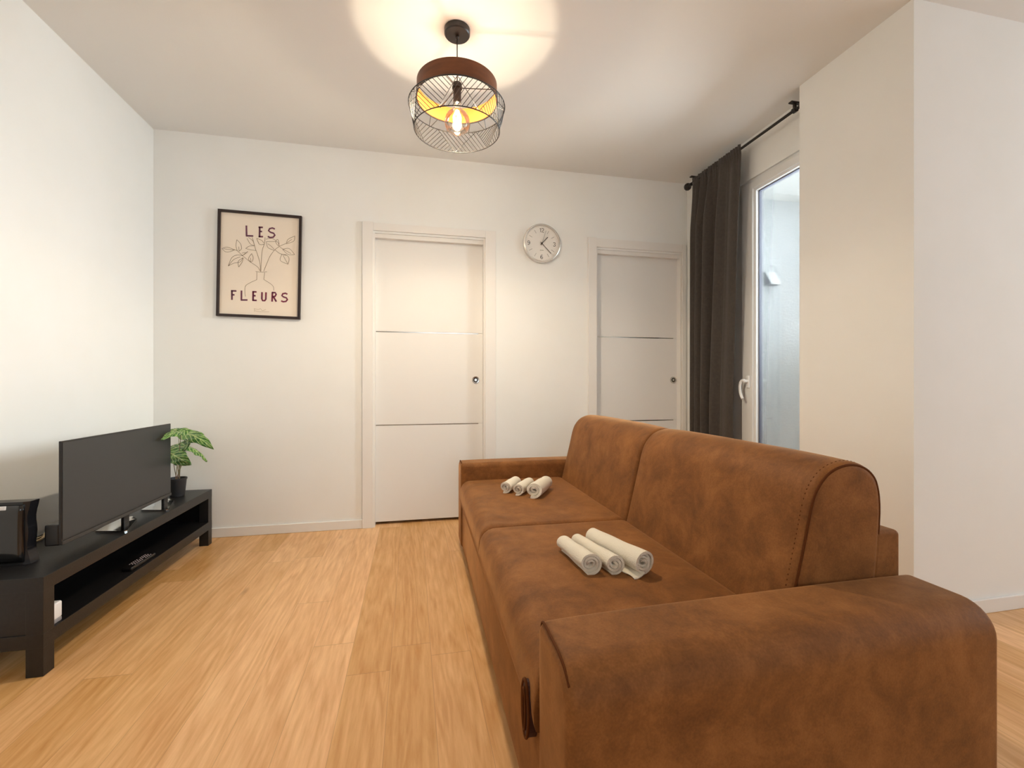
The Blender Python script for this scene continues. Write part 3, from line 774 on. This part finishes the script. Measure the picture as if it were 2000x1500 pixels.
# ------------------------------------------------------------------ potted plant
px_, py_ = -1.395, 3.145
pp = thing('potted_plant', 'small potted plant with veined arrow-shaped leaves behind the television', 'plant', (px_, py_, BH+.001))
bm = nb(); lathe(bm, [(0, 0), (.036, 0), (.038, .002), (.048, .100), (.051, .101), (.051, .110), (.046, .110), (.044, .092), (0, .092)], 40)
link('pot', bm, M['pot'], pp, True, 35)
bm = nb(); lathe(bm, [(0, .096), (.044, .093), (.044, .08), (0, .08)], 24); link('soil', bm, M['soil'], pp)
def leaf_mat():
    m = bpy.data.materials.new('veined_leaf'); m.use_nodes = True; nt = m.node_tree; N = nt.nodes; Lk = nt.links
    b = N['Principled BSDF']; b.inputs['Roughness'].default_value = .38
    uv = N.new('ShaderNodeUVMap'); sp = N.new('ShaderNodeSeparateXYZ'); Lk.new(uv.outputs[0], sp.inputs[0])
    def mth(op, a, bb=None):
        n = N.new('ShaderNodeMath'); n.operation = op
        for i, v in enumerate((a, bb)):
            if v is None: continue
            if isinstance(v, (int, float)): n.inputs[i].default_value = v
            else: Lk.new(v, n.inputs[i])
        return n.outputs[0]
    ax = mth('ABSOLUTE', mth('SUBTRACT', sp.outputs[0], .5))
    mid = mth('LESS_THAN', ax, .035)
    fr = mth('FRACT', mth('SUBTRACT', mth('MULTIPLY', sp.outputs[1], 6.5), mth('MULTIPLY', ax, 4)))
    sv = mth('LESS_THAN', fr, .20)
    n = N.new('ShaderNodeTexNoise'); n.inputs['Scale'].default_value = 45; tcx = N.new('ShaderNodeTexCoord'); Lk.new(tcx.outputs['Object'], n.inputs['Vector'])
    r = N.new('ShaderNodeValToRGB'); e = r.color_ramp.elements; e[0].position = .42; e[0].color = (*lin((44, 98, 30)), 1); e[1].position = .62; e[1].color = (*lin((104, 150, 62)), 1)
    Lk.new(n.outputs['Fac'], r.inputs[0])
    mx = N.new('ShaderNodeMixRGB'); Lk.new(mth('MULTIPLY', mth('MAXIMUM', mid, sv), .75), mx.inputs[0]); Lk.new(r.outputs[0], mx.inputs[1]); mx.inputs[2].default_value = (*lin((202, 216, 150)), 1)
    Lk.new(mx.outputs[0], b.inputs['Base Color'])
    return m
M['leaf'] = leaf_mat()
def leaf(base, tip, nrm, width, droop, root):
    """base, tip in world; leaf blade with two back lobes, wavy rim, folded along its midrib"""
    o3 = Vector((px_, py_, BH+.001)); base = Vector(base)-o3; tip = Vector(tip)-o3
    ax = tip-base; L_ = ax.length; ax.normalize(); nrm = Vector(nrm).normalized(); side = ax.cross(nrm).normalized(); nrm = side.cross(ax).normalized()
    bm = nb(); uvl = bm.loops.layers.uv.new('UVMap'); n = 18; k = 6; rows = []
    for i in range(n+1):
        s = -.22+1.22*i/n; q = (s+.22)/1.22
        wd = width*(math.sin(math.pi*min(1, q**.62*1.0)))**.75 if 0 < q < 1 else .0005
        wd *= 1+.07*math.sin(q*26)
        row = []
        for j in range(-k, k+1):
            f = j/k
            back = -.10*L_*abs(f) if s < .25 else 0
            back *= max(0, min(1, (.25-s)/.3))
            p = base+ax*(s*L_+back)+side*(wd*f)+nrm*(-.22*abs(f)*wd + droop*L_*(math.sin(math.pi*max(0, min(1, s)))) + .004*math.sin(f*7+q*19))
            row.append((bm.verts.new(p), (f*.5+.5, q)))
        rows.append(row)
    for A, B in zip(rows, rows[1:]):
        for j in range(2*k):
            q = (A[j], A[j+1], B[j+1], B[j])
            fc = bm.faces.new([v[0] for v in q])
            for lp, v in zip(fc.loops, q): lp[uvl].uv = v[1]
    me = bpy.data.meshes.new('leaf'); bm.to_mesh(me); bm.free()
    for p_ in me.polygons: p_.use_smooth = True
    o = bpy.data.objects.new('leaf', me); COL.objects.link(o); o.parent = root; me.materials.append(M['leaf'])
    sd = o.modifiers.new('t', 'SOLIDIFY'); sd.thickness = .0008
def petiole(top, root, bend, k):
    o3 = Vector((px_, py_, BH+.001)); top = Vector(top)-o3
    a = k*2.1; b0 = Vector((.012*math.cos(a), .012*math.sin(a), .092)); m1 = b0.lerp(top, .5)+Vector(bend)
    bm = nb(); pts = catmull([b0, m1, top], 8); tube(bm, pts, .002, 7, rs=[.0024-.0010*i/(len(pts)-1) for i in range(len(pts))])
    link('stalk', bm, M['stem'], root, True)
def C7(x, y, t): return P3(x/4.545, 800+y/4.545, t)
LV = [ # base, tip, normal, width, droop
 (C7(1610, 200, 2.60), C7(1430, 268, 2.44), (.35, -.45, .9), .030, .10),
 (C7(1650, 215, 2.72), C7(1897, 350, 2.66), (.1, -.75, .75), .044, .14),
 (C7(1660, 330, 2.78), C7(1838, 462, 2.84), (.35, -.1, 1), .040, .10),
 (C7(1640, 325, 2.70), C7(1500, 395, 2.80), (.0, -.85, .6), .044, .10),
 (C7(1530, 395, 2.66), C7(1695, 490, 2.60), (-.15, -.9, .42), .046, .06),
 (C7(1590, 195, 2.84), C7(1470, 120+110, 2.98), (.0, -.4, 1), .042, .12),
 (C7(1580, 330, 2.86), C7(1470, 400, 3.0), (-.3, -.4, 1), .040, .12),
]
for i, (b_, t_, n_, wd, dr) in enumerate(LV):
    leaf(b_, t_, n_, wd, dr, pp); petiole(b_, pp, (.006*((i % 3)-1), -.004, .0), i)

# ------------------------------------------------------------------ sofa
SR = math.radians(-1.0)
sofa = thing('sofa', 'brown suede two-seat sofa bed with block arms facing the television', 'sofa', (.25, .72, 0), SR)
AW = .20; SL = 2.26; SD = .975; AH = .545; MID = SL/2
def arm(y0, y1, outer_low):
    # profile in (y, z); the outer top edge is rounder than the inner one
    r_in, r_out = .024, .068
    r = (.02, .02, r_in, r_out) if outer_low else (.02, .02, r_out, r_in)
    bm = nb(); prism(bm, rrect(y0, y1, .035, AH, r, 8), 0, SD+(.020 if outer_low else -.012), .020, 'yz', 5, bulge=.004, mids=14)
    if outer_low:      # the near arm stands slightly askew, its rear end pushed towards the seat
        for v in bm.verts: v.co.y += .042*v.co.x
    a = link('armrest', bm, M['suede'], sofa, True, 60)
    # piping seam around the front panel's top
    bm = nb()
    if outer_low: ps = [(.008, y1-.002, AH-.03), (.007, y1-.018, AH+.000), (.007, (y0+y1)/2+.01, AH+.0015), (.007, y0+.070, AH+.000), (.008, y0+.040, AH-.010), (.009, y0+.018, AH-.028)]
    else: ps = [(.006, y0+.018, AH+.003), (.006, (y0+y1)/2, AH+.0045), (.006, y1-.070, AH+.001), (.007, y1-.018, AH-.028)]
    tube(bm, [p-Vector((0, 0, .0015)) for p in catmull(ps, 6)], .0026, 8)
    link('seam', bm, M['piping'], a, True)
arm(0, AW, True); arm(SL-AW, SL, False)
# base with the front panel
bm = nb(); prism(bm, rrect(.008, SD-.03, .035, .325, (.02, .01, .01, .02), 5), AW+.001, SL-AW-.001, .004, 'xz', 3)
link('base', bm, M['suede'], sofa, True, 50)
# seat cushions
def cushion(y0, y1):
    bm = nb(); nx, nyy = 28, 34; z0, z1 = .300, .447; rr = .045
    def sh(u, v, top):
        x = -.004+.66*u; y = y0+(y1-y0)*v
        du = min(u*.66, 9); dv = min(v, 1-v)*(y1-y0); dback = (1-u)*.66
        def rd(d, r): return 0 if d >= r else r-math.sqrt(max(0, r*r-(r-d)**2))
        drop = rd(du, .060)+rd(dv, .020)+rd(dback, .055)*.9
        puff = .007*math.sin(math.pi*min(1, max(0, u)))*math.sin(math.pi*v)
        wr_ = .0016*math.sin(x*46+math.sin(y*9)*2.2)*math.exp(-((v-.1)/.25)**2) + .0012*math.sin(y*60+x*20)*math.exp(-((u-.12)/.12)**2)
        return Vector((x, y, z1-drop+puff+wr_))
    top = [[None]*(nyy+1) for _ in range(nx+1)]
    ease = lambda f: .5-.5*math.cos(math.pi*f)
    for i in range(nx+1):
        for j in range(nyy+1): top[i][j] = bm.verts.new(sh(ease(i/nx)*1.0, ease(j/nyy), True))
    for i in range(nx):
        for j in range(nyy): bm.faces.new((top[i][j], top[i+1][j], top[i+1][j+1], top[i][j+1]))
    # skirt down
    rim = [top[i][0] for i in range(nx+1)]+[top[nx][j] for j in range(1, nyy+1)]+[top[i][nyy] for i in range(nx-1, -1, -1)]+[top[0][j] for j in range(nyy-1, 0, -1)]
    prev = rim
    for k, (dz, ins) in enumerate(((.34, -.004), (.67, -.003), (.92, .001), (1.0, .012))):
        cx_, cy2 = .326, (y0+y1)/2; cur_ = []
        for v in rim:
            z = v.co.z+(z0-v.co.z)*dz; d = Vector((v.co.x-cx_, v.co.y-cy2)); 
            ox = -ins if v.co.x < .01 else (ins*-1 if False else 0)
            xx = v.co.x + (ins if v.co.x < .02 else 0); yy = v.co.y
            cur_.append(bm.verts.new((xx, yy, z)))
        for a in range(len(rim)):
            b_ = (a+1) % len(rim); bm.faces.new((prev[a], prev[b_], cur_[b_], cur_[a]))
        prev = cur_
    bm.faces.new(prev)
    return link('seat_cushion', bm, M['suede'], sofa, True, 60)
c1 = cushion(AW+.002, MID-.001); c2 = cushion(MID+.001, SL-AW-.002)
# backrest cushions
bp_ = [(.655, .350), (.628, .360), (.614, .385), (.634, .45), (.658, .55), (.682, .65), (.702, .735), (.722, .780), (.757, .815), (.805, .832), (.850, .829), (.886, .808), (.907, .772), (.914, .70), (.902, .55), (.888, .40), (.876, .368), (.850, .352)]
prof = [(v.x, v.y) for v in catmull([Vector((a, b, 0)) for a, b in bp_], 4)]
for y0, y1 in ((AW+.034, MID-.002), (MID+.002, SL-AW-.005)):
    bm = nb(); prism(bm, prof, y0, y1, .020, 'xz', 6, bulge=.007, mids=16)
    bk = link('back_cushion', bm, M['suede'], sofa, True, 60)
    bm = nb()
    for ys in ((y0+.005,) if y0 < 1 else (y1-.005,)):
        off = .004
        ins = []
        for i in range(10, len(prof)-12):
            d = (Vector(prof[i+1])-Vector(prof[i-1])).normalized(); q = Vector((-d.y, d.x)); ins.append(Vector(prof[i])-q*.0065)
        tube(bm, [Vector((q.x, ys, q.y)) for q in ins], .0032, 6)
        link('seam', bm, M['piping'], bk, True)
    if y0 < 1:
        # stitches beside the seam
        bm = nb(); acc = 0
        pts = [Vector((a, b)) for a, b in prof[14:42]]
        for A, B in zip(pts, pts[1:]):
            L_ = (B-A).length; nn = max(1, int(L_/.010))
            d = (B-A).normalized(); nn2 = Vector((-d.y, d.x))
            for i in range(nn):
                q = A.lerp(B, (i+.5)/nn)+nn2*.0012
                tube(bm, [(q.x-d.x*.002, y0+.026, q.y-d.y*.002), (q.x+d.x*.002, y0+.026, q.y+d.y*.002)], .0014, 5)
        link('stitching', bm, M['piping'], bk)
# rear frame behind the cushions
bm = nb(); prism(bm, rrect(.880, SD-.004, .035, .655, (.01, .01, .014, .014), 5), AW+.036, SL-AW-.004, .010, 'xz', 4, bulge=.002)
link('rear_frame', bm, M['suede'], sofa, True, 50)
# pull strap slot on the front
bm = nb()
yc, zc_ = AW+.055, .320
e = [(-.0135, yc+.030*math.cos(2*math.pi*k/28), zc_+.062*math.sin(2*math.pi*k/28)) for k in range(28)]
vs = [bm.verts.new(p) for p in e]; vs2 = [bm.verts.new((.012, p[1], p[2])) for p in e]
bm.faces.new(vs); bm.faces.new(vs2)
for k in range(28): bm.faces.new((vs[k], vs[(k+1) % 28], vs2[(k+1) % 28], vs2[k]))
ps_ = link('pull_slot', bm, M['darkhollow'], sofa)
bm = nb(); tube(bm, e, .0035, 6, True); tube(bm, [(-.016, yc+.012*math.cos(2*math.pi*k/20), zc_+.046*math.sin(2*math.pi*k/20)) for k in range(20)], .003, 6, True)
link('piping', bm, M['piping'], ps_, True)
for x in (.08, SD-.1):
    for y in (.09, SL-.09):
        bm = nb(); lathe(bm, [(0, 0), (.022, 0), (.026, .045), (0, .045)], 20, (x, y, 0)); link('leg', bm, M['dark'], sofa, True, 40)

# ------------------------------------------------------------------ rolled towels
def towel(near, far, r, label, group, squash=1.0, turns=3.4, flap=0, seed=0, taper=1.0):
    near = Vector((*near, 0)); far = Vector((*far, 0)); ax = (far-near); L_ = ax.length; ang = math.atan2(ax.y, ax.x)
    zb = .4515
    o = thing('rolled_towel', label, 'towel', (near.x, near.y, zb), ang, group)
    rnd = random.Random(seed)
    # spiral cross-section in local (y, z), swept along local x; thickness of the cloth as a closed band
    n = 110; th = r/(turns+.55)*.80; rz = r*squash
    cen = []
    for i in range(n+1):
        f = i/n; a = 2*math.pi*turns*f; rad = .12*r+(r-.12*r-th/2)*f
        a2 = a-2*math.pi*turns-math.pi*.5+.35
        cen.append((rad*math.cos(a2)/1.0, rad*math.sin(a2)*squash+rz+.001))
    if flap:
        y_, z_ = cen[-1]
        for i in range(1, 7): cen.append((y_+flap*i/6, max(th*.5, z_*(1-i/6)+th*.5)))
    m = len(cen); nx = 12; rings = []
    for k in range(nx+1):
        g_ = k/nx; x = L_*g_; ring = []
        wob = 1+.03*math.sin(g_*5+seed)+.02*math.sin(g_*13+seed*2)
        endr = 1-.10*(abs(2*g_-1)**8)
        for sgn in (1, -1):
            idx = range(m) if sgn == 1 else range(m-1, -1, -1)
            for i in idx:
                y, z = cen[i]
                p0 = cen[max(i-1, 0)]; p1 = cen[min(i+1, m-1)]
                d = Vector((p1[0]-p0[0], p1[1]-p0[1])).normalized(); q = Vector((d.y, -d.x))
                hw_ = th*.46
                yy = y+q.x*hw_*sgn; zz = z+q.y*hw_*sgn
                # telescoping of inner turns
                inn = (1-min(1, i/n)); xx = x + (.006*math.sin(i*.16+seed) + .010*inn*(rnd.random()*.1+.6))*(1 if g_ > .5 else 1)*(abs(2*g_-1)**3)
                tp = 1-(1-taper)*g_; ring.append(bm_v(xx, yy*wob*tp, max(.0, rz+(zz-rz)*wob)*tp))
        rings.append(ring)
    bm = nb(); vr = [[bm.verts.new(p) for p in ring] for ring in rings]; N = len(vr[0])
    for A, B in zip(vr, vr[1:]):
        for i in range(N): bm.faces.new((A[i], A[(i+1) % N], B[(i+1) % N], B[i]))
    for ring in (vr[0], vr[-1]):
        for i in range(m-1):
            j = N-1-i; bm.faces.new((ring[i], ring[i+1], ring[j-1], ring[j]))
    t = link('cloth', bm, M['towel'], o, True, 50)
    return o
def bm_v(x, y, z): return (x, y, z)
G1, G2 = 'rolled towels on the near seat', 'rolled towels on the far seat'
towel((.528, 1.305), (.512, 1.515), .0345, 'slim cream rolled towel, left of the three on the near seat cushion', G1, .95, 3.2, 0, 1, .84)
towel((.598, 1.285), (.570, 1.54), .0310, 'middle cream rolled towel of the three on the near seat cushion', G1, 1.05, 2.6, 0, 2, .78)
tw = towel((.680, 1.262), (.630, 1.555), .0400, 'thickest cream rolled towel on the near seat, nearest the backrest, with a loose flap', G1, 1.0, 3.8, 0, 3, .78)
bm = nb(); g = [[bm.verts.new((-.012+.085*i/8, .004+.040*j/6, .0015+.012*max(0, 1-j/2.5)+.003*math.sin(i*.9+j)*(j/6)+.002)) for j in range(7)] for i in range(9)]
for i in range(8):
    for j in range(6): bm.faces.new((g[i][j], g[i+1][j], g[i+1][j+1], g[i][j+1]))
fl = link('flap', bm, M['towel'], tw, True); sd = fl.modifiers.new('t', 'SOLIDIFY'); sd.thickness = .003
towel((.475, 2.365), (.570, 2.53), .0370, 'small cream rolled towel, left of the three near the far armrest', G2, .92, 2.2, 0, 4, .9)
towel((.527, 2.298), (.635, 2.48), .0350, 'middle cream rolled towel of the three near the far armrest', G2, 1.0, 2.2, 0, 5, .9)
towel((.594, 2.232), (.715, 2.43), .0480, 'fattest cream rolled towel near the far armrest, nearest the backrest', G2, .88, 2.2, 0, 6, .92)
